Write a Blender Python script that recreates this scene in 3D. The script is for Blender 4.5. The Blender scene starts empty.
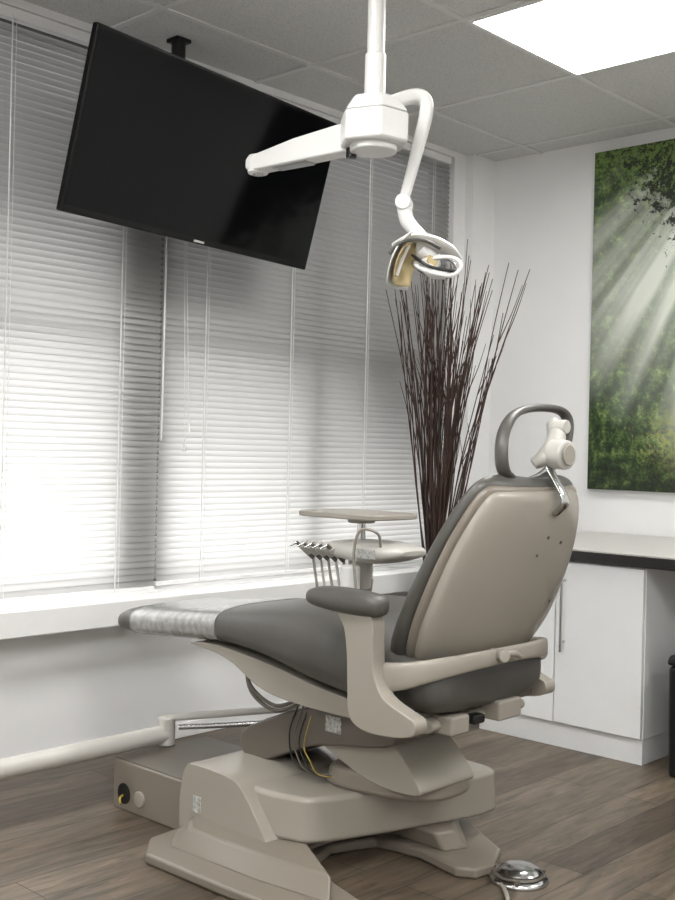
import bpy, math, random
from mathutils import Vector, Matrix
random.seed(7)
scene = bpy.context.scene
scene.view_settings.view_transform = 'Standard'

# ------------------------------------------------------------------ materials
def new_mat(name):
    m = bpy.data.materials.new(name); m.use_nodes = True
    return m, m.node_tree, m.node_tree.nodes['Principled BSDF']
def mat(name, col, rough=0.5, metal=0.0, var=0.06, scale=8.0, bump=0.0, bscale=60.0, spec=0.5, coat=0.0):
    m, nt, b = new_mat(name)
    tc = nt.nodes.new('ShaderNodeTexCoord')
    nz = nt.nodes.new('ShaderNodeTexNoise'); nz.inputs['Scale'].default_value = scale
    nz.inputs['Detail'].default_value = 4
    nt.links.new(tc.outputs['Object'], nz.inputs['Vector'])
    r = nt.nodes.new('ShaderNodeValToRGB')
    r.color_ramp.elements[0].position = .3; r.color_ramp.elements[1].position = .7
    r.color_ramp.elements[0].color = tuple(c*(1-var) for c in col)+(1,)
    r.color_ramp.elements[1].color = tuple(min(1, c*(1+var)) for c in col)+(1,)
    nt.links.new(nz.outputs['Fac'], r.inputs['Fac'])
    nt.links.new(r.outputs['Color'], b.inputs['Base Color'])
    b.inputs['Roughness'].default_value = rough
    b.inputs['Metallic'].default_value = metal
    b.inputs['Specular IOR Level'].default_value = spec
    b.inputs['Coat Weight'].default_value = coat
    if bump > 0:
        n2 = nt.nodes.new('ShaderNodeTexNoise'); n2.inputs['Scale'].default_value = bscale
        nt.links.new(tc.outputs['Object'], n2.inputs['Vector'])
        bp = nt.nodes.new('ShaderNodeBump'); bp.inputs['Strength'].default_value = bump
        bp.inputs['Distance'].default_value = 0.01
        nt.links.new(n2.outputs['Fac'], bp.inputs['Height'])
        nt.links.new(bp.outputs['Normal'], b.inputs['Normal'])
    return m
def emis(name, col, s):
    m, nt, b = new_mat(name)
    b.inputs['Base Color'].default_value = (*col, 1)
    b.inputs['Emission Color'].default_value = (*col, 1)
    b.inputs['Emission Strength'].default_value = s
    return m

M_wall = mat('wall_paint', (.77, .77, .765), .7, var=.02, scale=3, bump=.03, bscale=150)
M_trim = mat('trim_paint', (.76, .76, .75), .45, var=.02)
M_gray = mat('vinyl_gray', (.074, .071, .064), .40, var=.08, bump=.05, bscale=180)
M_beige = mat('plastic_beige', (.305, .280, .240), .26, var=.02, scale=3)
M_beige3 = mat('metal_beige_mid', (.195, .170, .138), .33, var=.03, scale=3)
M_beige2 = mat('metal_beige_dark', (.110, .095, .078), .4, var=.05, scale=5)
M_white = mat('plastic_white', (.68, .68, .665), .3, var=.02)
M_lgray = mat('plastic_light_gray', (.49, .475, .44), .3, var=.02)
M_chrome = mat('chrome', (.55, .55, .55), .2, 1.0, var=.05)
M_black = mat('black_plastic', (.008, .008, .008), .35)
M_tvb = mat('tv_gloss_bezel', (.003, .003, .003), .25, spec=.2)
M_screen = mat('tv_screen', (.0015, .0015, .002), .07, var=.1, spec=.14)
M_cab = mat('cabinet_white', (.82, .83, .83), .35, var=.01)
M_edge = mat('counter_edge_black', (.010, .009, .008), .4, var=.3, scale=60)
M_ctop = mat('counter_top', (.48, .47, .44), .35, var=.1, scale=90)
M_twig = mat('twig_bark', (.036, .016, .011), .7, var=.5, scale=20)
M_vase = mat('vase_ceramic', (.05, .04, .035), .3, var=.2)
M_cream = mat('reflector_cream', (.66, .52, .27), .25, .2, var=.15)
M_yel = mat('tube_yellow', (.4, .3, .04), .5)
M_label = mat('label_paper', (.36, .36, .34), .6, var=.5, scale=90)
M_tgrid = mat('ceiling_grid_metal', (.62, .62, .61), .5, var=.02)
M_alu = mat('window_aluminium', (.22, .22, .22), .5, var=.03)
M_lightpanel = emis('troffer_diffuser', (1, .99, .97), 22)

def floor_mat():
    m, nt, b = new_mat('laminate_wood')
    tc = nt.nodes.new('ShaderNodeTexCoord')
    mp = nt.nodes.new('ShaderNodeMapping'); mp.inputs['Rotation'].default_value = (0, 0, math.radians(90))
    nt.links.new(tc.outputs['Object'], mp.inputs['Vector'])
    br = nt.nodes.new('ShaderNodeTexBrick')
    br.inputs['Scale'].default_value = 1; br.inputs['Brick Width'].default_value = 1.2
    br.inputs['Row Height'].default_value = .15; br.inputs['Mortar Size'].default_value = .0018
    br.offset = .37
    br.inputs['Color1'].default_value = (.072, .054, .037, 1)
    br.inputs['Color2'].default_value = (.145, .115, .083, 1)
    br.inputs['Mortar'].default_value = (.022, .016, .012, 1)
    nt.links.new(mp.outputs['Vector'], br.inputs['Vector'])
    mp2 = nt.nodes.new('ShaderNodeMapping'); mp2.inputs['Scale'].default_value = (20, 2.6, 1)
    nt.links.new(tc.outputs['Object'], mp2.inputs['Vector'])
    nz = nt.nodes.new('ShaderNodeTexNoise'); nz.inputs['Scale'].default_value = 1.5
    nz.inputs['Detail'].default_value = 9; nz.inputs['Roughness'].default_value = .7; nz.inputs['Distortion'].default_value = .7
    nt.links.new(mp2.outputs['Vector'], nz.inputs['Vector'])
    r = nt.nodes.new('ShaderNodeValToRGB')
    r.color_ramp.elements[0].position = .34; r.color_ramp.elements[0].color = (.36, .34, .31, 1)
    r.color_ramp.elements[1].position = .68; r.color_ramp.elements[1].color = (1.45, 1.43, 1.40, 1)
    nt.links.new(nz.outputs['Fac'], r.inputs['Fac'])
    mx = nt.nodes.new('ShaderNodeMixRGB'); mx.blend_type = 'MULTIPLY'; mx.inputs['Fac'].default_value = .92
    nt.links.new(br.outputs['Color'], mx.inputs['Color1']); nt.links.new(r.outputs['Color'], mx.inputs['Color2'])
    nt.links.new(mx.outputs['Color'], b.inputs['Base Color'])
    b.inputs['Roughness'].default_value = .42
    bp = nt.nodes.new('ShaderNodeBump'); bp.inputs['Strength'].default_value = .25; bp.inputs['Distance'].default_value = .003
    nt.links.new(br.outputs['Fac'], bp.inputs['Height']); bp.invert = True
    nt.links.new(bp.outputs['Normal'], b.inputs['Normal'])
    return m
M_floor = floor_mat()

def ceil_mat():
    m, nt, b = new_mat('acoustic_tile')
    tc = nt.nodes.new('ShaderNodeTexCoord')
    nz = nt.nodes.new('ShaderNodeTexNoise'); nz.inputs['Scale'].default_value = 170
    nt.links.new(tc.outputs['Object'], nz.inputs['Vector'])
    r = nt.nodes.new('ShaderNodeValToRGB')
    r.color_ramp.elements[0].position = .34; r.color_ramp.elements[0].color = (.46, .46, .45, 1)
    r.color_ramp.elements[1].position = .5; r.color_ramp.elements[1].color = (.60, .60, .59, 1)
    nt.links.new(nz.outputs['Fac'], r.inputs['Fac']); nt.links.new(r.outputs['Color'], b.inputs['Base Color'])
    b.inputs['Roughness'].default_value = .9
    return m
M_ceil = ceil_mat()

def slat_mat():
    m, nt, b = new_mat('blind_slat')
    out = nt.nodes['Material Output']
    b.inputs['Base Color'].default_value = (.24, .24, .232, 1); b.inputs['Roughness'].default_value = .36
    tr = nt.nodes.new('ShaderNodeBsdfTranslucent'); tr.inputs['Color'].default_value = (.89, .88, .87, 1)
    mx = nt.nodes.new('ShaderNodeMixShader'); mx.inputs[0].default_value = .30
    nt.links.new(b.outputs[0], mx.inputs[1]); nt.links.new(tr.outputs[0], mx.inputs[2])
    nt.links.new(mx.outputs[0], out.inputs['Surface'])
    return m
M_slat = slat_mat()

def pane_mat():
    # frosted glazing: daylight painted as emission, brighter low and near, dimmer high and far
    m, nt, b = new_mat('frosted_glass_painted_glow')
    tc = nt.nodes.new('ShaderNodeTexCoord')
    sp = nt.nodes.new('ShaderNodeSeparateXYZ'); nt.links.new(tc.outputs['Object'], sp.inputs[0])
    r = nt.nodes.new('ShaderNodeValToRGB')
    mr = nt.nodes.new('ShaderNodeMapRange'); mr.inputs['From Min'].default_value = .6; mr.inputs['From Max'].default_value = 2.8
    my = nt.nodes.new('ShaderNodeMapRange'); my.inputs['From Min'].default_value = 2.3; my.inputs['From Max'].default_value = 4.6
    my.inputs['To Max'].default_value = .34
    nz = nt.nodes.new('ShaderNodeTexNoise'); nz.inputs['Scale'].default_value = 1.3
    nt.links.new(tc.outputs['Object'], nz.inputs['Vector'])
    ad = nt.nodes.new('ShaderNodeMath'); ad.operation = 'MULTIPLY_ADD'; ad.inputs[1].default_value = .25
    a2 = nt.nodes.new('ShaderNodeMath'); a2.operation = 'ADD'
    nt.links.new(nz.outputs['Fac'], ad.inputs[0]); nt.links.new(mr.outputs[0], ad.inputs[2])
    nt.links.new(sp.outputs['Z'], mr.inputs['Value']); nt.links.new(sp.outputs['Y'], my.inputs['Value'])
    nt.links.new(ad.outputs[0], a2.inputs[0]); nt.links.new(my.outputs[0], a2.inputs[1])
    nt.links.new(a2.outputs[0], r.inputs['Fac'])
    e = r.color_ramp.elements
    e[0].position = .24; e[0].color = (1, 1, .99, 1); e[1].position = .80; e[1].color = (.07, .07, .07, 1)
    b.inputs['Base Color'].default_value = (.2, .2, .2, 1)
    nt.links.new(r.outputs['Color'], b.inputs['Emission Color'])
    b.inputs['Emission Strength'].default_value = 7.2
    return m
M_pane = pane_mat()

# ------------------------------------------------------------------ geometry helpers
def link(o, parent=None):
    scene.collection.objects.link(o)
    if parent: o.parent = parent
    return o
def empty(name):
    e = bpy.data.objects.new(name, None); scene.collection.objects.link(e); return e
def mk(name, verts, faces, m, parent=None, smooth=True, angle=40, bevel=0, seg=3):
    me = bpy.data.meshes.new(name); me.from_pydata([tuple(v) for v in verts], [], faces)
    me.materials.append(m); me.update()
    import bmesh
    bm = bmesh.new(); bm.from_mesh(me); bmesh.ops.recalc_face_normals(bm, faces=bm.faces); bm.to_mesh(me); bm.free()
    if smooth:
        me.polygons.foreach_set('use_smooth', [True]*len(me.polygons))
        if angle < 180: me.set_sharp_from_angle(angle=math.radians(angle))
    o = bpy.data.objects.new(name, me); link(o, parent)
    if bevel:
        b = o.modifiers.new('bev', 'BEVEL'); b.width = bevel; b.segments = seg; b.limit_method = 'ANGLE'; b.angle_limit = math.radians(35)
        b.harden_normals = True
    return o
def box(name, a, b, m, parent=None, bevel=0, seg=3):
    x0, y0, z0 = a; x1, y1, z1 = b
    v = [(x0,y0,z0),(x1,y0,z0),(x1,y1,z0),(x0,y1,z0),(x0,y0,z1),(x1,y0,z1),(x1,y1,z1),(x0,y1,z1)]
    f = [(0,3,2,1),(4,5,6,7),(0,1,5,4),(1,2,6,5),(2,3,7,6),(3,0,4,7)]
    return mk(name, v, f, m, parent, smooth=bevel > 0, bevel=bevel, seg=seg)
def prism(name, pts, axis, lo, hi, m, parent=None, bevel=0, top_scale=None, seg=3):
    n = len(pts); v = []
    cx = sum(p[0] for p in pts)/n; cy = sum(p[1] for p in pts)/n
    for k, h in enumerate((lo, hi)):
        for p in pts:
            q = p
            if k and top_scale: q = (cx+(p[0]-cx)*top_scale, cy+(p[1]-cy)*top_scale)
            if axis == 'y': v.append((q[0], h, q[1]))
            elif axis == 'z': v.append((q[0], q[1], h))
            else: v.append((h, q[0], q[1]))
    f = [tuple(range(n)), tuple(range(2*n-1, n-1, -1))]
    f += [(i, (i+1) % n, n+(i+1) % n, n+i) for i in range(n)]
    return mk(name, v, f, m, parent, bevel=bevel, seg=seg)
def cr(pts, sub, closed=False):
    n = len(pts); out = []
    rng = range(n if closed else n-1)
    for i in rng:
        g = (lambda k: pts[k % n]) if closed else (lambda k: pts[max(0, min(n-1, k))])
        p0, p1, p2, p3 = g(i-1), g(i), g(i+1), g(i+2)
        for s in range(sub):
            t = s/sub
            out.append(tuple(.5*((2*b)+(-a+c)*t+(2*a-5*b+4*c-d)*t*t+(-a+3*b-3*c+d)*t**3) for a, b, c, d in zip(p0, p1, p2, p3)))
    if not closed: out.append(tuple(pts[-1]))
    return out
def rings(name, rs, m, parent=None, cap=True, closed=False, angle=50):
    n = len(rs[0]); v = [p for r in rs for p in r]; f = []
    k = len(rs)
    for i in range(k if closed else k-1):
        j = (i+1) % k
        for a in range(n):
            f.append((i*n+a, i*n+(a+1) % n, j*n+(a+1) % n, j*n+a))
    if cap and not closed:
        f.append(tuple(range(n))); f.append(tuple(range((k-1)*n, k*n)))
    return mk(name, v, f, m, parent, angle=angle)
def tube(name, pts, r, m, parent=None, sub=6, n=12, flat=None, closed=False, sq=2.0, upv=None):
    R = r if isinstance(r, (list, tuple)) else [r]*len(pts)
    P = [tuple(p)+(q,) for p, q in zip(pts, R)]
    P = cr(P, sub, closed) if sub > 1 else P
    L = [Vector(p[:3]) for p in P]; k = len(L); rs = []
    up = None
    for i in range(k):
        if closed: t = L[(i+1) % k]-L[i-1]
        else: t = L[min(k-1, i+1)]-L[max(0, i-1)]
        t.normalize()
        if upv is not None: up = Vector(upv)
        elif up is None:
            up = Vector((0, 0, 1)) if abs(t.z) < .9 else Vector((1, 0, 0))
        up = (up-t*up.dot(t)).normalized()
        s = t.cross(up).normalized()
        fa, fb = flat if flat else (1, 1)
        ring = []
        for a in range(n):
            th = 2*math.pi*a/n; c, d = math.cos(th), math.sin(th)
            e = 2/sq
            c = math.copysign(abs(c)**e, c); d = math.copysign(abs(d)**e, d)
            ring.append(L[i]+s*(c*P[i][3]*fa)+up*(d*P[i][3]*fb))
        rs.append(ring)
    return rings(name, rs, m, parent, closed=closed)
def cyl(name, a, b, r, m, parent=None, n=24, r2=None, bevel=0):
    a = Vector(a); b = Vector(b); t = (b-a).normalized()
    u = Vector((0, 0, 1)) if abs(t.z) < .9 else Vector((1, 0, 0))
    u = (u-t*u.dot(t)).normalized(); s = t.cross(u)
    r2 = r if r2 is None else r2
    v = [c+ (u*math.cos(2*math.pi*i/n)+s*math.sin(2*math.pi*i/n))*q for c, q in ((a, r), (b, r2)) for i in range(n)]
    f = [tuple(range(n)), tuple(range(2*n-1, n-1, -1))]+[(i, (i+1) % n, n+(i+1) % n, n+i) for i in range(n)]
    return mk(name, v, f, m, parent, bevel=bevel)
def lathe(name, prof, c, m, parent=None, n=36):
    rs = [[(c[0]+r*math.cos(2*math.pi*i/n), c[1]+r*math.sin(2*math.pi*i/n), c[2]+z) for i in range(n)] for r, z in prof]
    return rings(name, rs, m, parent)
def sup(n, e):
    o = []
    for i in range(n):
        th = 2*math.pi*i/n; c, s = math.cos(th), math.sin(th)
        o.append((math.copysign(abs(c)**(2/e), c), math.copysign(abs(s)**(2/e), s)))
    return o

XW, YB, H = -3.6, 5.0, 2.79
XE, YS = 1.6, -1.8
# ------------------------------------------------------------------ room shell
box('floor', (XW-.15, YS-.1, -.1), (XE+.1, YB+.1, 0), M_floor)
box('ceiling', (XW-.15, YS-.1, H), (XE+.1, YB+.1, H+.1), M_ceil)
box('wall_back', (XW-.15, YB, 0), (XE+.1, YB+.12, H), M_wall)
box('wall_east', (XE, YS, 0), (XE+.12, YB, H), M_wall)
box('wall_south', (XW-.15, YS-.12, 0), (XE+.1, YS, H), M_wall)
WZ0, WZ1, WY0, WY1 = .62, 2.76, -1.3, 4.70
wl = empty('wall_window_side')
box('lower', (XW-.15, YS, 0), (XW, YB, WZ0), M_wall, wl)
box('upper', (XW-.15, YS, WZ1), (XW, YB, H), M_wall, wl)
box('pier_near', (XW-.15, YS, WZ0), (XW, WY0, WZ1), M_wall, wl)
box('pier_far', (XW-.15, WY1, WZ0), (XW, YB, WZ1), M_wall, wl)
box('trim_1', (XW, 4.80, 0), (XW+.05, YB, H), M_wall)   # boxed pipe casing in the corner
box('baseboard_window_side', (XW, YS, 0), (XW+.010, 4.80, .06), M_trim, bevel=.003)
box('baseboard_back', (XW+.05, YB-.012, 0), (XE, YB, .08), M_trim, bevel=.004)
box('window_sill', (XW-.02, YS, .515), (XW+.13, 4.80, .61), M_trim, bevel=.006)

win = empty('window_1')
box('glazing', (XW-.14, WY0, WZ0), (XW-.13, WY1, WZ1), M_pane, win)
for i, y in enumerate([WY0, -.1, 1.35, 2.62, 3.7, WY1-.06]):
    box(f'mullion_{i}', (XW-.13, y, WZ0), (XW-.08, y+(.24 if i == 3 else .06), WZ1), M_alu, win, bevel=.004)
for i, z in enumerate([WZ0, 1.62, WZ1-.06]):
    box(f'rail_{i}', (XW-.13, WY0, z), (XW-.08, WY1, z+.05), M_alu, win, bevel=.004)

# venetian blinds
def blind(y0, y1, zb, cords, wand=None):
    p = empty('venetian_blind')
    xb = XW-.028
    v = []; f = []
    z = zb+.035; ang = math.radians(58); w = .0185
    K = 6
    while z < WZ1-.05:
        prof = []
        for k in range(K):
            t = (k/(K-1)-.5)*2
            lx = t*w; lz = (1-t*t)*.0055
            prof.append((xb+lx*math.cos(ang)+lz*math.sin(ang), z-lx*math.sin(ang)+lz*math.cos(ang)))
        b0 = len(v)
        dz = random.uniform(-.0010, .0010)
        for (px, pz) in prof:
            v.append((px, y0, pz+dz)); v.append((px, y1, pz-dz))
        for k in range(K-1):
            f.append((b0+2*k, b0+2*k+1, b0+2*k+3, b0+2*k+2))
        z += .0255
    mk('slats', v, f, M_slat, p, angle=180)
    box('head_rail', (xb-.018, y0, WZ1-.04), (xb+.018, y1, WZ1-.002), M_trim, p, bevel=.003)
    box('bottom_rail', (xb-.013, y0, zb), (xb+.013, y1, zb+.018), M_trim, p, bevel=.004)
    for i, c in enumerate(cords):
        cyl(f'ladder_{i}', (xb+.0225, c, zb+.01), (xb+.0225, c, WZ1-.03), .0024, M_white, p, n=6)
        cyl(f'ladder_b{i}', (xb+.0225, c+.016, zb+.01), (xb+.0225, c+.016, WZ1-.03), .0012, M_white, p, n=6)
    if wand:
        cyl('tilt_wand', (xb+.035, wand, 1.22), (xb+.03, wand+.01, WZ1-.03), .004, M_white, p, n=8)
        for k, (dy, zz) in enumerate(((.12, 1.22), (.14, 1.30))):
            cyl(f'pull_cord_{k}', (xb+.035, wand+dy, zz), (xb+.03, wand+.08, WZ1-.03), .0013, M_white, p, n=6)
            cyl(f'cord_tassel_{k}', (xb+.035, wand+dy, zz-.04), (xb+.035, wand+dy, zz), .007, M_white, p, n=10, r2=.003)
blind(2.81, 4.685, .63, [3.03, 3.53, 4.04, 4.53], wand=2.80)
blind(.98, 2.803, .615, [1.1, 1.6, 2.1, 2.6], wand=None)
blind(-1.27, .973, .615, [-1.1, -.6, 0, .6])

# ceiling grid
T = .775; GX = -2.485
g = empty('ceiling_grid')
xs = [GX+T*i for i in range(-1, 6)]; ys = [4.05+T*i for i in range(-7, 2)]
for i, x in enumerate(xs):
    if XW < x < XE: box(f'tee_x{i}', (x-.012, YS, H-.006), (x+.012, YB, H), M_tgrid, g)
for i, y in enumerate(ys):
    if YS < y < YB: box(f'tee_y{i}', (XW, y-.012, H-.0055), (XE, y+.012, H), M_tgrid, g)
def troffer(ix, iy):
    p = empty('ceiling_light_panel')
    x = GX+T*ix; y = 4.05+T*iy
    box('diffuser', (x+.025, y+.025, H-.010), (x+T-.025, y+T-.025, H-.002), M_lightpanel, p)
    for k, (a, b) in enumerate((((x+.012, y+.012), (x+T-.012, y+.025)), ((x+.012, y+T-.025), (x+T-.012, y+T-.012)),
                 ((x+.012, y+.025), (x+.025, y+T-.025)), ((x+T-.025, y+.025), (x+T-.012, y+T-.025)))):
        box(f'frame_{k}', (*a, H-.014), (*b, H), M_trim, p)
for ix, iy in ((0, -1), (3, -1), (0, -4), (2, -4), (4, -4), (0, -7), (3, -7)):  # first panel is in view; the rest are unseen, added to brighten the room
    troffer(ix, iy)

# ------------------------------------------------------------------ television
tv = empty('television')
TVc = Vector((-3.235, 2.735, 2.272)); yaw = math.radians(6); tilt = math.radians(15)
wv = Vector((-math.sin(yaw), math.cos(yaw), 0))
nh = Vector((math.cos(yaw), math.sin(yaw), 0))
nv = (nh*math.cos(tilt)-Vector((0, 0, 1))*math.sin(tilt))
hv = (nh*math.sin(tilt)+Vector((0, 0, 1))*math.cos(tilt))
roll = math.radians(-.5); wv, hv = wv*math.cos(roll)+hv*math.sin(roll), hv*math.cos(roll)-wv*math.sin(roll)
def obox(name, c, ax, half, m, parent, bevel=0):
    v = []
    for k in (-1, 1):
        for a, b in ((-1, -1), (1, -1), (1, 1), (-1, 1)):
            v.append(c+ax[0]*(a*half[0])+ax[1]*(b*half[1])+ax[2]*(k*half[2]))
    f = [(0,3,2,1),(4,5,6,7),(0,1,5,4),(1,2,6,5),(2,3,7,6),(3,0,4,7)]
    return mk(name, v, f, m, parent, bevel=bevel)
TW, TH = 1.31, .62
ax = (wv, hv, nv)
obox('bezel', TVc, ax, (TW/2, TH/2, .014), M_tvb, tv, .006)
obox('screen', TVc+nv*.0145+hv*.006, ax, (TW/2-.012, TH/2-.018, .001), M_screen, tv)
obox('rear_housing', TVc-nv*.04, ax, (TW/2-.15, TH/2-.12, .03), M_black, tv, .01)
obox('logo', TVc+nv*.0152-hv*(TH/2-.010), ax, (.028, .004, .0008), M_chrome, tv)
obox('mount_plate', TVc-nv*.075, ax, (.12, .12, .008), M_black, tv)
cyl('mount_pole', (-3.466, 2.74, 2.25), (-3.466, 2.74, H), .028, M_black, tv)
box('ceiling_flange', (-3.50, 2.705, H-.015), (-3.43, 2.775, H), M_black, tv, .003)
mp_ = TVc-nv*.075
cyl('mount_neck', tuple(mp_), (-3.466, 2.74, mp_.z+.03), .03, M_black, tv)

# ------------------------------------------------------------------ wall art
def art_mat():
    m, nt, b = new_mat('forest_print')
    N = nt.nodes.new; Lk = nt.links.new
    tc = N('ShaderNodeTexCoord'); sp = N('ShaderNodeSeparateXYZ'); Lk(tc.outputs['Object'], sp.inputs[0])
    def math_(op, a, b_=None, c=None):
        n = N('ShaderNodeMath'); n.operation = op
        for i, s in enumerate((a, b_, c)):
            if s is None: continue
            if isinstance(s, (int, float)): n.inputs[i].default_value = s
            else: Lk(s, n.inputs[i])
        return n.outputs[0]
    def ramp(f, *st):
        r = N('ShaderNodeValToRGB'); e = r.color_ramp.elements
        while len(e) < len(st): e.new(.5)
        for k, (p, c) in enumerate(st): e[k].position = p; e[k].color = (*c, 1)
        Lk(f, r.inputs['Fac']); return r.outputs['Color']
    def noise(s, d=6, rgh=.6, vec=None):
        n = N('ShaderNodeTexNoise'); n.inputs['Scale'].default_value = s; n.inputs['Detail'].default_value = d
        n.inputs['Roughness'].default_value = rgh
        Lk(vec or tc.outputs['Object'], n.inputs['Vector']); return n.outputs['Fac']
    def mix(f, a, c, bt='MIX'):
        n = N('ShaderNodeMixRGB'); n.blend_type = bt
        for s, k in ((f, 'Fac'), (a, 'Color1'), (c, 'Color2')):
            if isinstance(s, (int, float)): n.inputs[k].default_value = s
            elif isinstance(s, tuple): n.inputs[k].default_value = (*s, 1)
            else: Lk(s, n.inputs[k])
        return n.outputs['Color']
    X, Z = sp.outputs['X'], sp.outputs['Z']
    fol = noise(15, 12, .78)
    base = ramp(fol, (.40, (.003, .009, .002)), (.49, (.018, .042, .009)), (.56, (.08, .135, .030)), (.66, (.32, .40, .15)))
    hz = math_('SUBTRACT', .84, math_('MULTIPLY', math_('ABSOLUTE', math_('SUBTRACT', Z, .98)), 1.45))
    hz = math_('ADD', hz, math_('MULTIPLY', X, 1.0))
    dx = math_('SUBTRACT', .95, X); dz = math_('SUBTRACT', 2.0, Z)
    an = math_('ARCTAN2', dx, dz)
    cmb = N('ShaderNodeCombineXYZ'); Lk(math_('MULTIPLY', an, 4.2), cmb.inputs[0])
    ry = noise(1.5, 3, .5, cmb.outputs[0])
    rf = ramp(ry, (.38, (.12, .12, .12)), (.58, (1, 1, 1)))
    mist = math_('MULTIPLY', hz, rf)
    mist = math_('MINIMUM', math_('MAXIMUM', mist, 0.0), .9)
    c1 = mix(mist, base, (.64, .67, .60))
    lf = noise(16, 12, .78)
    up = math_('ADD', math_('MULTIPLY', math_('SUBTRACT', Z, 1.36), 1.0), math_('MULTIPLY', math_('SUBTRACT', X, .30), 1.2))
    lm = ramp(math_('ADD', lf, math_('MULTIPLY', up, .45)), (.535, (0, 0, 0)), (.555, (1, 1, 1)))
    c2 = mix(lm, c1, (.005, .011, .003))
    lm2 = ramp(math_('ADD', noise(34, 8, .75), math_('MULTIPLY', math_('SUBTRACT', Z, 1.45), .35)), (.54, (0, 0, 0)), (.59, (1, 1, 1)))
    c2 = mix(math_('MULTIPLY', lm2, .8), c2, (.13, .20, .045))
    low = math_('ADD', noise(28, 10, .78), math_('MULTIPLY', math_('SUBTRACT', X, .22), .45))
    lowm = ramp(low, (.55, (0, 0, 0)), (.64, (1, 1, 1)))
    zz = ramp(Z, (.06, (.05, .05, .05)), (.24, (.8, .8, .8)), (.45, (0, 0, 0)))
    c3 = mix(mix(1.0, lowm, zz, 'MULTIPLY'), c2, (.38, .40, .12))
    dark = ramp(Z, (0, (.2, .2, .2)), (.3, (1, 1, 1)))
    c4 = mix(.8, c3, dark, 'MULTIPLY')
    Lk(c4, b.inputs['Base Color']); b.inputs['Roughness'].default_value = .5
    return m
M_art = art_mat()
art = box('forest_wall_art', (0, 0, 0), (1.25, .035, 1.69), M_art, bevel=.003)
art.location = (-2.92, YB-.036, 1.035)

# ------------------------------------------------------------------ cabinet and counter
cb = empty('base_cabinet_counter')
CX0, CX1, CY = -2.87, -2.08, 3.98
box('carcass', (CX0, CY+.02, .10), (CX1, YB-.015, .77), M_cab, cb, bevel=.002)
box('plinth', (CX0+.01, CY+.025, 0), (CX1-.005, YB-.03, .10), M_cab, cb)
dw = (CX1-CX0)/2
for i in range(2):
    box(f'door_leaf_{i}', (CX0+dw*i+.0025, CY, .105), (CX0+dw*(i+1)-.0025, CY+.019, .765), M_cab, cb, bevel=.002)
hx = CX0+dw+.045
cyl('handle_bar', (hx, CY-.03, .40), (hx, CY-.03, .73), .006, M_chrome, cb)
for z in (.44, .69): cyl(f'handle_post{z}', (hx, CY-.03, z), (hx, CY+.003, z), .005, M_chrome, cb)
box('counter_core', (CX0-.05, CY-.02, .772), (XE-.9, YB-.01, .815), M_edge, cb, bevel=.003)
box('counter_surface', (CX0-.048, CY-.018, .815), (XE-.902, YB-.01, .822), M_ctop, cb, bevel=.002)
box('end_panel', (XE-.95, CY+.03, 0), (XE-.92, YB-.03, .772), M_cab, cb)

# waste bin beside cabinet
wb = empty('waste_bin')
prism('body', [(-1.945, 3.93), (-1.66, 3.93), (-1.66, 4.2), (-1.945, 4.2)], 'z', 0, .42, M_black, wb, bevel=.02, top_scale=1.03)
prism('lid', [(-1.955, 3.92), (-1.65, 3.92), (-1.65, 4.21), (-1.955, 4.21)], 'z', .42, .46, M_black, wb, bevel=.015, top_scale=.95)

# ------------------------------------------------------------------ twigs in vase
dt = empty('dried_branches_vase')
VC = (-3.26, 4.18)
lathe('vase', [(.08, 0), (.10, .02), (.125, .2), (.13, .35), (.11, .5), (.085, .58), (.09, .60), (.08, .60), (.075, .57), (.0, .3)], (*VC, 0), M_vase, dt)
v = []; f = []
def stick(pts, r0, r1):
    L = [Vector(p) for p in cr(pts, 4)]; n = 5; k = len(L)
    for i, p in enumerate(L):
        t = (L[min(k-1, i+1)]-L[max(0, i-1)]).normalized()
        u = t.cross(Vector((0, 1, .1))).normalized(); s = t.cross(u); r = r0+(r1-r0)*i/(k-1)
        for a in range(n):
            v.append(p+u*math.cos(2*math.pi*a/n)*r+s*math.sin(2*math.pi*a/n)*r)
    b0 = len(v)-k*n
    for i in range(k-1):
        for a in range(n): f.append((b0+i*n+a, b0+i*n+(a+1) % n, b0+(i+1)*n+(a+1) % n, b0+(i+1)*n+a))
rt = Vector((.73, .683, 0)); vw = Vector((-.683, .73, 0))
for i in range(82):
    a = random.uniform(-1, 1); d = random.uniform(-1, 1)
    a = a*abs(a)**.1
    hgt = random.uniform(.95, 1.5)
    if i % 3 == 0: hgt = random.uniform(1.35, 1.60)
    if i == 5: a, hgt = 1.08, 1.45
    if i == 9: a, hgt = -1.15, 1.38
    base = Vector((*VC, .35))+rt*(a*.012)+vw*(d*.02)
    lean = rt*(.070+a*.31)+vw*(d*.16)
    w = random.uniform(-.03, .03)
    pts = []
    for k in range(6):
        t = k/5
        jig = rt*random.uniform(-.009, .009)+vw*random.uniform(-.007, .007)
        pts.append(tuple(base+lean*(t**1.4)*(hgt+.2)/1.8+Vector((0, 0, (hgt+.25)*t))+rt*w*math.sin(t*3.1)+jig*(k > 0)))
    r0 = random.uniform(.0038, .0062)
    stick(pts, r0, .0018)
    for q in range(random.choice((0, 1, 2, 2))):
        k = random.choice((3, 4)); b = Vector(pts[k]); dr = (Vector(pts[k+1])-b)
        e = b+dr*.8+rt*random.uniform(-.06, .06)+vw*random.uniform(-.04, .04)
        stick([tuple(b), tuple((b+e)/2+rt*.006), tuple(e)], .003, .0012)
mk('branches', v, f, M_twig, dt, angle=180)

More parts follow.
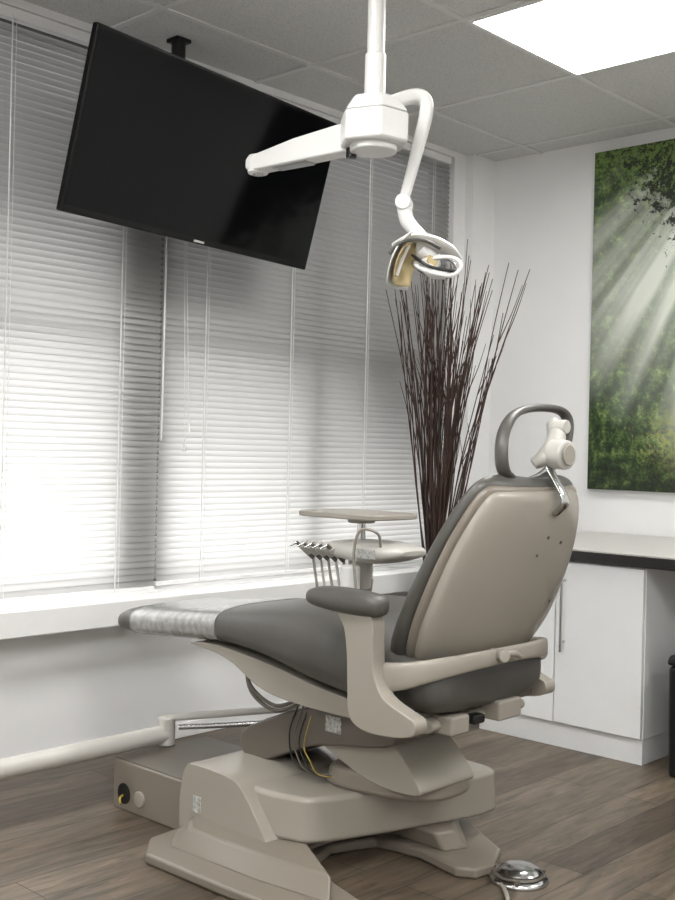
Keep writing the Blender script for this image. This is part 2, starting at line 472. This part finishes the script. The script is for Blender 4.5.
# ------------------------------------------------------------------ dental operatory light
dl = empty('dental_operatory_light')
PX, PY = -2.19, 2.465
cyl('ceiling_post', (PX, PY, 2.35), (PX, PY, H), .026, M_white, dl)
cyl('post_sleeve', (PX, PY, 2.2), (PX, PY, 2.37), .031, M_white, dl, bevel=.003)
cyl('ceiling_canopy', (PX, PY, H-.04), (PX, PY, H), .09, M_white, dl, bevel=.01)
oct_ = [(PX+.105*math.cos(math.radians(a+20))*1.05, PY+.105*math.sin(math.radians(a+20))) for a in range(0, 360, 60)]
prism('hub_lower', oct_, 'z', 2.10, 2.19, M_white, dl, bevel=.010)
prism('hub_upper', oct_, 'z', 2.19, 2.24, M_white, dl, bevel=.010, top_scale=.66)
cyl('hub_base', (PX, PY, 2.08), (PX, PY, 2.105), .07, M_white, dl, bevel=.006)
cyl('hub_knob', (PX-.07, PY-.02, 2.07), (PX-.07, PY-.02, 2.10), .016, M_black, dl, bevel=.003)
prism('boom_arm', [(-2.72, 2.108), (-2.70, 2.098), (-2.25, 2.092), (-2.25, 2.182), (-2.5, 2.170), (-2.71, 2.146), (-2.72, 2.138)], 'y', PY-.033, PY+.033, M_white, dl, bevel=.008)
cyl('boom_pivot_cap', (-2.69, PY, 2.092), (-2.69, PY, 2.152), .034, M_white, dl, bevel=.006)
cyl('boom_pivot_screw', (-2.69, PY, 2.088), (-2.69, PY, 2.093), .018, M_chrome, dl)
prism('boom_cover', [(-2.60, 2.092), (-2.45, 2.088), (-2.45, 2.102), (-2.60, 2.104)], 'y', PY-.02, PY+.02, M_chrome, dl)
tube('spring_arm', [(-2.20, 2.46, 2.20), (-2.17, 2.52, 2.236), (-2.14, 2.575, 2.262), (-2.115, 2.602, 2.256), (-2.108, 2.606, 2.215), (-2.13, 2.59, 2.09), (-2.155, 2.57, 1.96)],
     [.026, .026, .026, .026, .025, .022, .018], M_white, dl, sub=8, n=20, sq=4, flat=(1, .8))
cyl('elbow', (-2.14, 2.545, 1.945), (-2.175, 2.60, 1.945), .024, M_white, dl, bevel=.004)
tube('yoke_drop', [(-2.157, 2.568, 1.95), (-2.145, 2.575, 1.89), (-2.115, 2.60, 1.85), (-2.10, 2.612, 1.82)], [.022, .022, .018, .018], M_white, dl, sub=6)
cyl('head_joint', (-2.125, 2.59, 1.815), (-2.075, 2.64, 1.82), .024, M_white, dl, bevel=.004)
HC = Vector((-2.11, 2.60, 1.758))
def head_pt(lat, fwd, z): return HC+rt*lat+(-vw)*fwd+Vector((0, 0, z))
nu, nvv = 12, 14
def shell(name, off, m, sc=1.0):
    v = []; f = []
    for i in range(nu+1):
        s = (i/nu-.5)*2
        for j in range(nvv+1):
            t = (j/nvv-.5)*2
            wid = .125*(1-.22*s*s)*sc
            la = -.062+s*.034*sc - off*.8 + .020*t*t + .014*s*s - .036*t*sc
            zz = .0+s*.072*sc + off*.45 + .006*t*t + .010*(1-s*s)
            v.append(head_pt(la, t*wid, zz))
    for i in range(nu):
        for j in range(nvv):
            a = i*(nvv+1)+j; f.append((a, a+1, a+nvv+2, a+nvv+1))
    o = mk(name, v, f, m, dl, angle=180)
    sm = o.modifiers.new('s', 'SOLIDIFY'); sm.thickness = .004
    return o
shell('reflector_back', .010, M_white)
shell('reflector_face', .0, M_cream, .82)
tube('reflector_divider', [head_pt(-.075, .075, -.045), head_pt(-.06, .06, .0), head_pt(-.04, .05, .05)], .005, M_white, dl, sub=6, n=8)
tube('head_bridge', [head_pt(-.08, .0, .055), head_pt(-.03, .02, .076), head_pt(.03, .02, .068), head_pt(.085, .02, .045), head_pt(.118, .02, .015)], [.012, .018, .022, .018, .008], M_white, dl, sub=6, flat=(2.0, .7))
tube('lamp_housing', [head_pt(.0, .0, .045), head_pt(.025, .0, .015), head_pt(.045, .0, -.01)], [.026, .032, .02], M_white, dl, sub=5, n=18)
tube('bulb_cup', [head_pt(.02, .04, .005), head_pt(.03, .07, .0)], [.02, .016], M_cream, dl, sub=5)
tube('bulb_guard', [head_pt(.0, .05, .005), head_pt(.03, .065, -.03), head_pt(.07, .05, -.038)], [.014, .018, .010], M_white, dl, sub=5)
for k, (f_, zz) in enumerate(((.11, -.01), (-.09, .015))):
    tube(f'grip_loop_{k}', [head_pt(-.02, f_*.6, zz), head_pt(.03, f_, zz-.03), head_pt(.085, f_, zz-.035), head_pt(.112, f_*.9, zz-.005), head_pt(.085, f_*.8, zz+.02), head_pt(.03, f_*.6, zz+.02)],
         .0065, M_white if k == 0 else M_chrome, dl, sub=6, n=10, closed=True)
tube('grip_stem', [head_pt(-.03, .06, .02), head_pt(.02, .10, -.02), head_pt(.10, .09, -.03)], .005, M_black, dl, sub=6, n=8)
tube('rim_band', [head_pt(-.10, .115, .01), head_pt(-.075, .12, .04), head_pt(-.03, .11, .055), head_pt(.01, .09, .055), head_pt(.05, .07, .04)], .0055, M_gray, dl, sub=6, n=10)

# ------------------------------------------------------------------ dental chair
ch = empty('dental_chair')
YC = 2.53
SS = sup(40, 3.2)
def seat_loft(name, st, m, grow=0, e=None):
    st = cr(st, 5); rs = []
    S = sup(40, e) if e else SS
    for x, zb, zt, hw in st:
        zc = (zb+zt)/2; hh = (zt-zb)/2+grow
        rs.append([(x, YC+c*(hw+grow), zc+s*hh) for c, s in S])
    return rings(name, rs, m, ch, angle=60)
seat_st = [(-3.215, .575, .592, .14), (-3.21, .560, .612, .19), (-3.18, .550, .636, .215), (-3.08, .548, .652, .225), (-2.85, .566, .676, .230), (-2.66, .578, .698, .238),
     (-2.45, .560, .732, .258), (-2.25, .522, .755, .276), (-2.05, .497, .742, .286), (-1.90, .493, .70, .285), (-1.80, .505, .665, .27), (-1.765, .53, .635, .235), (-1.755, .57, .60, .16)]
seat_loft('seat_cushion', seat_st, M_gray)
def film_mat():
    m, nt, b = new_mat('protective_plastic_film')
    b.inputs['Metallic'].default_value = .5; b.inputs['Roughness'].default_value = .25
    tc = nt.nodes.new('ShaderNodeTexCoord'); mp = nt.nodes.new('ShaderNodeMapping'); mp.inputs['Scale'].default_value = (34, 5, 24)
    nz = nt.nodes.new('ShaderNodeTexNoise'); nz.inputs['Scale'].default_value = 1.5; nz.inputs['Detail'].default_value = 5
    nt.links.new(tc.outputs['Object'], mp.inputs[0]); nt.links.new(mp.outputs[0], nz.inputs['Vector'])
    bp = nt.nodes.new('ShaderNodeBump'); bp.inputs['Strength'].default_value = .6; bp.inputs['Distance'].default_value = .006
    nt.links.new(nz.outputs['Fac'], bp.inputs['Height']); nt.links.new(bp.outputs['Normal'], b.inputs['Normal'])
    r = nt.nodes.new('ShaderNodeValToRGB'); r.color_ramp.elements[0].position = .3; r.color_ramp.elements[0].color = (.28, .28, .27, 1)
    r.color_ramp.elements[1].position = .7; r.color_ramp.elements[1].color = (.46, .46, .45, 1)
    nt.links.new(nz.outputs['Fac'], r.inputs[0]); nt.links.new(r.outputs[0], b.inputs['Base Color'])
    return m
seat_loft('toe_film', [(-3.10, .5478, .650, .2235), (-3.08, .548, .652, .225), (-2.85, .566, .676, .230), (-2.68, .577, .6955, .237), (-2.65, .578, .699, .2388)], film_mat(), grow=.003)

# backrest
th = math.radians(25)
BO = Vector((-1.865, YC, .612)); U = Vector((math.sin(th), 0, math.cos(th))); Nn = Vector((math.cos(th), 0, -math.sin(th)))
def back_loft(name, st, m, e=3.0, bow=0.0, n=44):
    st = cr(st, 5); rs = []
    S = sup(n, e)
    for s, hw, n0, n1 in st:
        nc = (n0+n1)/2; hn = abs(n1-n0)/2
        rs.append([tuple(BO+U*s+Vector((0, c*hw+.012, 0))+Nn*(nc+d*hn-bow*c*c)) for c, d in S])
    return rings(name, rs, m, ch, angle=60)
back_loft('back_cushion', [(-.03, .12, -.045, -.02), (-.02, .20, -.06, .0), (.02, .262, -.07, .01), (.10, .292, -.07, .01), (.22, .298, -.065, .01), (.34, .288, -.06, .01), (.44, .268, -.055, .01), (.52, .238, -.048, .01), (.555, .198, -.04, .005), (.568, .12, -.028, -.01)], M_gray, e=3.2, bow=.03)
back_loft('back_shell_rim', [(.0, .15, -.005, .015), (.01, .21, -.012, .022), (.05, .262, -.014, .03), (.14, .291, -.014, .034), (.25, .296, -.014, .034), (.36, .286, -.014, .030), (.46, .260, -.014, .026), (.53, .222, -.012, .02), (.551, .17, -.008, .015), (.556, .08, .0, .01)], M_beige3, e=3.6, bow=.03)
back_loft('back_shell', [(.0, .15, -.0, .025), (.01, .20, -.01, .045), (.05, .250, -.012, .062), (.14, .280, -.012, .074), (.25, .285, -.012, .074), (.36, .275, -.012, .066), (.46, .247, -.012, .054), (.525, .210, -.012, .038), (.545, .155, -.008, .026), (.55, .08, .0, .014)], M_beige, e=3.6, bow=.03)
def bp(s, y, n): return tuple(BO+U*s+Vector((0, y, 0))+Nn*n)
for k, (s, y) in enumerate(((.43, .05), (.38, .02), (.41, .13), (.22, .20))):
    cyl(f'shell_screw_{k}', bp(s, y, .03), bp(s, y, (.058, .064, .056, .060)[k]), .005, M_black, ch, n=12)
# lower yoke band wrapping behind seat
yk = []; ykr = []
for k in range(13):
    a = math.pi*k/12
    yk.append((-1.90+.185*math.sin(a)**.7, YC-.325*math.cos(a), .61+.05*math.sin(a)))
    ykr.append(.040-.018*math.sin(a)**1.0)
tube('back_yoke', yk, ykr, M_beige, ch, sub=3, n=16, flat=(.42, 1.0), sq=3, upv=(0, 0, 1))
cyl('recline_knob', (-1.74, YC-.04, .66), (-1.685, YC-.06, .665), .018, M_beige, ch, bevel=.004)
tube('recline_lever', [(-1.70, YC-.06, .665), (-1.69, YC-.02, .67), (-1.69, YC+.02, .655)], [.010, .010, .008], M_beige, ch)
# armrests
def armrest(sgn, tag, dx=0, off=0):
    y0 = YC+sgn*(.325+off); y1 = YC+sgn*(.375+off)
    lo, hi = min(y0, y1), max(y0, y1)
    prof = cr([(-2.00, .775), (-1.89, .775), (-1.878, .70), (-1.872, .63), (-1.84, .575), (-1.77, .545), (-1.735, .53), (-1.74, .495), (-1.82, .478), (-1.91, .480), (-1.955, .51), (-1.963, .58), (-1.968, .67), (-1.98, .735)], 4, closed=True)
    prof = [(x+dx, z) for x, z in prof]
    prism('arm_post_'+tag, prof, 'y', lo, hi, M_beige, ch, bevel=.012)
    yc = (y0+y1)/2
    st = cr([(-2.125, .795, .805, .012), (-2.115, .784, .822, .030), (-2.07, .776, .834, .040), (-1.98, .770, .836, .044), (-1.91, .770, .832, .042), (-1.875, .774, .824, .034), (-1.86, .785, .812, .015)], 5)
    rs = [[(x+dx, yc+c*hw, (zb+zt)/2+s*(zt-zb)/2) for c, s in sup(28, 2.8)] for x, zb, zt, hw in st]
    rings('arm_pad_'+tag, rs, M_gray, ch)
armrest(-1, 'near'); armrest(1, 'far', -.05, -.03)
box('arm_crossbar', (-1.89, YC-.34, .485), (-1.83, YC+.32, .515), M_beige2, ch, bevel=.01)
# under-seat frame
frame = cr([(-2.80, .568), (-2.66, .578), (-2.42, .552), (-2.2, .515), (-2.0, .498), (-1.84, .50), (-1.80, .475), (-1.86, .453), (-2.1, .450), (-2.34, .456), (-2.46, .474), (-2.54, .508), (-2.60, .536), (-2.68, .554)], 4, closed=True)
prism('seat_frame', frame, 'y', YC-.215, YC+.215, M_beige, ch, bevel=.012)
box('rear_bracket_a', (-1.84, YC-.18, .455), (-1.765, YC-.10, .505), M_beige, ch, bevel=.008)
box('rear_bracket_b', (-1.84, YC+.02, .465), (-1.755, YC+.13, .52), M_beige, ch, bevel=.008)
box('limit_switch', (-1.80, YC-.08, .47), (-1.765, YC-.03, .495), M_black, ch, bevel=.006)
# lift linkage
prism('lift_arm_upper', cr([(-2.62, .27), (-2.58, .33), (-2.30, .44), (-2.05, .46), (-1.98, .42), (-2.02, .37), (-2.3, .32), (-2.55, .22)], 3, closed=True), 'y', YC-.15, YC+.15, M_beige2, ch, bevel=.012)
hubp = cr([(-2.28, YC-.11), (-2.08, YC-.12), (-1.95, YC-.07), (-1.91, YC+.03), (-1.94, YC+.15), (-2.07, YC+.2), (-2.28, YC+.18)], 5, closed=True)
prism('lift_cowl', hubp, 'z', .215, .275, M_beige3, ch, bevel=.014, top_scale=.94)
prism('lift_arm_lower', cr([(-2.35, .40), (-2.2, .43), (-2.05, .40), (-1.93, .29), (-1.93, .25), (-2.1, .255), (-2.3, .33)], 4, closed=True), 'y', YC-.12, YC+.13, M_beige, ch, bevel=.012)
box('lift_column', (-2.2, YC-.10, .26), (-2.02, YC+.10, .46), M_beige2, ch, bevel=.02)
box('warning_label', (-2.245, YC-.1535, .378), (-2.185, YC-.150, .425), M_label, ch)
for k in range(4):
    c = (M_black, M_beige2, M_black, M_yel)[k]
    o = k*.02
    tube(f'cable_{k}', [(-2.36+o, YC-.14, .45), (-2.38+o, YC-.165, .36-.01*k), (-2.37+o*1.3, YC-.165, .28), (-2.33+o, YC-.15, .243), (-2.25+o, YC-.11, .24)], .0026 if k < 3 else .0015, c, ch, n=8)
for k, zz in enumerate((.42, .405)):
    tube(f'hose_{k}', [(-2.60, YC-.15, .53), (-2.55, YC-.17, zz+.04), (-2.44, YC-.17, zz), (-2.34, YC-.15, zz+.04)], .006, M_beige2, ch, n=8)
# base body
bb = cr([(-2.62, 2.26), (-2.40, 2.215), (-2.24, 2.235), (-2.16, 2.31), (-2.04, 2.68), (-2.0, 2.86), (-2.05, 2.935), (-2.35, 2.94), (-2.62, 2.9)], 5, closed=True)
prism('base_body', bb, 'z', .085, .215, M_beige, ch, bevel=.016, top_scale=.975)
hd = cr([(-2.665, .04), (-2.66, .17), (-2.64, .228), (-2.60, .242), (-2.45, .238), (-2.39, .215), (-2.32, .14), (-2.262, .06), (-2.265, .032), (-2.4, .028), (-2.6, .028)], 4, closed=True)
prism('base_hood', hd, 'y', 2.18, 2.56, M_beige, ch, bevel=.014)
box('hood_label', (-2.60, 2.1785, .10), (-2.565, 2.181, .15), M_label, ch)
pl = [(-2.68, 2.22), (-2.665, 2.07), (-2.57, 1.98), (-2.25, 1.985), (-1.82, 2.01), (-1.76, 2.07), (-1.80, 2.15), (-2.05, 2.22), (-2.2, 2.29), (-2.25, 2.42), (-2.20, 2.56), (-2.05, 2.585), (-1.89, 2.55), (-1.84, 2.58), (-1.83, 2.65), (-1.89, 2.77), (-2.15, 2.93), (-2.6, 2.93), (-2.68, 2.85)]
prism('base_plate', pl, 'z', 0, .032, M_beige3, ch, bevel=.010, seg=4)
prism('base_riser', [(-2.64, 2.13), (-2.56, 2.06), (-2.2, 2.07), (-1.95, 2.10), (-2.25, 2.28), (-2.27, 2.5), (-2.18, 2.62), (-1.98, 2.62), (-1.95, 2.7), (-2.12, 2.88), (-2.6, 2.88)], 'z', .028, .088, M_beige3, ch, bevel=.012, top_scale=.88)
# headrest: ring cushion, bracket, knob unit
HR = Vector((-1.645, YC+.045, 1.230))
rup = Vector((-.10, 0, .995)).normalized()
ring = []
for a, b_ in ((-.155, -.085), (-.175, -.03), (-.14, .035), (-.06, .085), (.05, .105), (.14, .10), (.165, .06), (.14, -.02), (.06, -.085), (-.06, -.112)):
    ring.append(tuple(HR+Vector((0, a, 0))+rup*b_*.95+Vector((-.05+.9*a*a, 0, 0))))
tube('headrest_rim', ring, .0128, M_gray, ch, sub=6, n=14, closed=True, flat=(1.5, .85))
HK = HR+Vector((-.01, -.035, .0))
q = .86
def hk(x, y, z): return tuple(HK+Vector((x*q, y*q+.006, z*q-.004)))
tube('headrest_bar', [bp(.50, .052, .048), bp(.545, .055, .055), hk(.02, .05, -.07), hk(.02, .06, -.02)], [.016, .016, .016, .016], M_chrome, ch, sub=5, flat=(1.4, .5))
tube('headrest_bracket', [hk(-.02, .02, -.06), hk(.01, .05, -.03), hk(.015, .09, .02), hk(-.02, .12, .075)], [.022, .036, .034, .020], M_lgray, ch, sub=6, n=18, flat=(1, .7))
cyl('headrest_knob', hk(.02, .06, -.025), hk(.085, .05, -.03), .040, M_lgray, ch, bevel=.009)
cyl('headrest_knob_cap', hk(.084, .05, -.03), hk(.092, .05, -.03), .028, M_beige, ch, bevel=.003)
cyl('knob_far', hk(0, .10, .06), hk(.05, .10, .06), .019, M_lgray, ch, bevel=.004)
# utility / pump box in front of the base
ub = empty('utility_junction_box')
box('cover', (-3.06, 2.22, 0), (-2.685, 2.62, .16), M_beige3, ub, bevel=.006)
box('lid_plate', (-3.055, 2.225, .159), (-2.69, 2.615, .165), M_beige2, ub, bevel=.003)
cyl('cable_port', (-3.0, 2.2185, .055), (-3.0, 2.23, .055), .034, M_black, ub)
cyl('port_cap', (-2.915, 2.213, .055), (-2.915, 2.23, .055), .026, M_beige, ub, bevel=.003)
tube('yellow_tube', [(-3.01, 2.24, .05), (-3.0, 2.205, .045), (-2.985, 2.195, .03)], .004, M_yel, ub, n=8)
# ------------------------------------------------------------------ delivery unit with swing arm
du = empty('dental_delivery_unit')
tube('floor_arm_tube', [(-3.05, 2.43, .205), (-3.055, 2.36, .205), (-3.065, 1.9, .20), (-3.07, 1.4, .20), (-3.08, .9, .20), (-3.085, .5, .20)], .031, M_lgray, du, sub=4, n=20)
lathe('arm_caster_foot', [(.03, 0), (.05, .005), (.05, .03), (.02, .05), (.02, .185), (0, .185)], (-3.085, .52, 0), M_beige, du)
cyl('arm_joint', (-3.05, 2.43, .168), (-3.05, 2.43, .265), .030, M_lgray, du, bevel=.006)
tube('swing_link', [(-3.05, 2.43, .262), (-2.92, 2.54, .28), (-2.72, 2.70, .31), (-2.55, 2.78, .33), (-2.40, 2.75, .32)], .016, M_lgray, du, sub=5, n=16, flat=(1.3, .7), sq=3)
tube('swing_link_lower', [(-3.02, 2.46, .23), (-2.88, 2.58, .245), (-2.70, 2.71, .27)], .010, M_chrome, du, sub=5, n=12)
tube('support_arm', [(-2.55, 2.80, .33), (-2.58, 2.95, .34), (-2.66, 3.02, .42), (-2.68, 3.03, .60), (-2.68, 3.02, .80)], .024, M_white, du, sub=6)
prism('tray', cr([(-2.86, 2.86), (-2.70, 2.85), (-2.52, 2.86), (-2.49, 2.99), (-2.52, 3.12), (-2.68, 3.13), (-2.85, 3.12), (-2.88, 2.99)], 4, closed=True), 'z', .960, .980, M_beige, du, bevel=.006)
cyl('tray_post', (-2.68, 3.0, .86), (-2.68, 3.0, .962), .016, M_chrome, du)
cyl('tray_collar', (-2.68, 3.0, .94), (-2.68, 3.0, .962), .05, M_beige, du, bevel=.006)
rs = []
for x, zb, zt, hw in cr([(-2.80, .845, .855, .04), (-2.78, .83, .870, .08), (-2.68, .81, .882, .11), (-2.55, .805, .882, .12), (-2.46, .825, .872, .10), (-2.43, .842, .858, .06)], 5):
    rs.append([(x, 2.99+c*hw, (zb+zt)/2+s*(zt-zb)/2) for c, s in sup(28, 3)])
rings('control_head', rs, M_lgray, du)
box('control_panel', (-2.60, 2.868, .828), (-2.50, 2.874, .862), M_label, du, bevel=.002)
cyl('head_knuckle', (-2.68, 3.0, .70), (-2.68, 3.0, .81), .045, M_lgray, du, bevel=.01)
tube('instrument_bar', [(-2.88, 2.93, .84), (-2.80, 2.93, .845), (-2.68, 2.93, .845)], .016, M_lgray, du)
box('bar_bracket', (-2.79, 2.925, .835), (-2.74, 2.98, .858), M_beige, du, bevel=.004)
for i in range(5):
    x = -2.86+i*.038
    cyl(f'holder_{i}', (x, 2.925, .826), (x-.008, 2.89, .858), .018, M_lgray, du, r2=.020, bevel=.003)
    cyl(f'handpiece_{i}', (x+.005, 2.935, .805), (x-.016, 2.868, .862), .009, M_chrome if i % 2 else M_beige2, du, r2=.006)
    cyl(f'handpiece_tip_{i}', (x-.016, 2.868, .861), (x-.030, 2.848, .849), .005, M_chrome, du, r2=.003)
    tube(f'hose_{i}', [(x+.005, 2.935, .805), (x+.012, 2.945, .73), (x+.03, 2.955, .62+.01*i), (x+.055, 2.975, .60), (x+.07, 3.0, .66), (-2.68+.01*i, 3.02, .74)], .005, M_lgray if i % 2 else M_beige, du, n=8)
tube('tray_gooseneck', [(-2.50, 2.90, .87), (-2.48, 2.86, .92), (-2.53, 2.83, .93), (-2.56, 2.83, .85), (-2.56, 2.85, .70)], .005, M_beige, du, n=8)
cyl('water_bottle', (-2.62, 2.88, .70), (-2.62, 2.88, .80), .035, M_white, du, bevel=.01)
# ------------------------------------------------------------------ foot control
fc = empty('foot_control_pedal')
FP = (-1.755, 2.665, 0)
lathe('base_disc', [(0, 0), (.082, 0), (.084, .006), (.080, .014), (.06, .022), (0, .022)], FP, M_chrome, fc)
lathe('dome', [(.060, .02), (.064, .03), (.056, .038), (.04, .044), (.02, .047), (0, .048)], FP, M_chrome, fc)
lathe('rim', [(.068, .018), (.072, .022), (.068, .027), (.062, .024)], FP, M_beige2, fc)
for k in range(3):
    a = math.radians(200+k*120-20)
    cyl(f'lug_{k}', (FP[0]+.073*math.cos(a), FP[1]+.073*math.sin(a), .004), (FP[0]+.073*math.cos(a), FP[1]+.073*math.sin(a), .026), .009, M_beige2, fc, n=12)
tube('cord', [(-1.78, 2.60, .008), (-1.74, 2.57, .008), (-1.68, 2.50, .008), (-1.64, 2.40, .008)], .0065, M_beige, fc, n=10)

# ------------------------------------------------------------------ world and camera
w = bpy.data.worlds.new('world'); scene.world = w; w.use_nodes = True
w.node_tree.nodes['Background'].inputs[0].default_value = (.8, .87, 1, 1)
w.node_tree.nodes['Background'].inputs[1].default_value = .5

cam = bpy.data.cameras.new('camera'); co = bpy.data.objects.new('camera', cam); scene.collection.objects.link(co)
cam.sensor_fit = 'VERTICAL'; cam.sensor_height = 36; cam.lens = 36*1117/900
cam.clip_start = .05
V = Vector((-.683, .730, 0)).normalized(); Rr = Vector((V.y, -V.x, 0)); Z = Vector((0, 0, 1)); r = .024
R2 = Rr*math.cos(r)+Z*math.sin(r); U2 = Z*math.cos(r)-Rr*math.sin(r)
m = Matrix((R2, U2, -V)).transposed().to_4x4(); m.translation = (0, 0, 1.2)
co.matrix_world = m
scene.camera = co
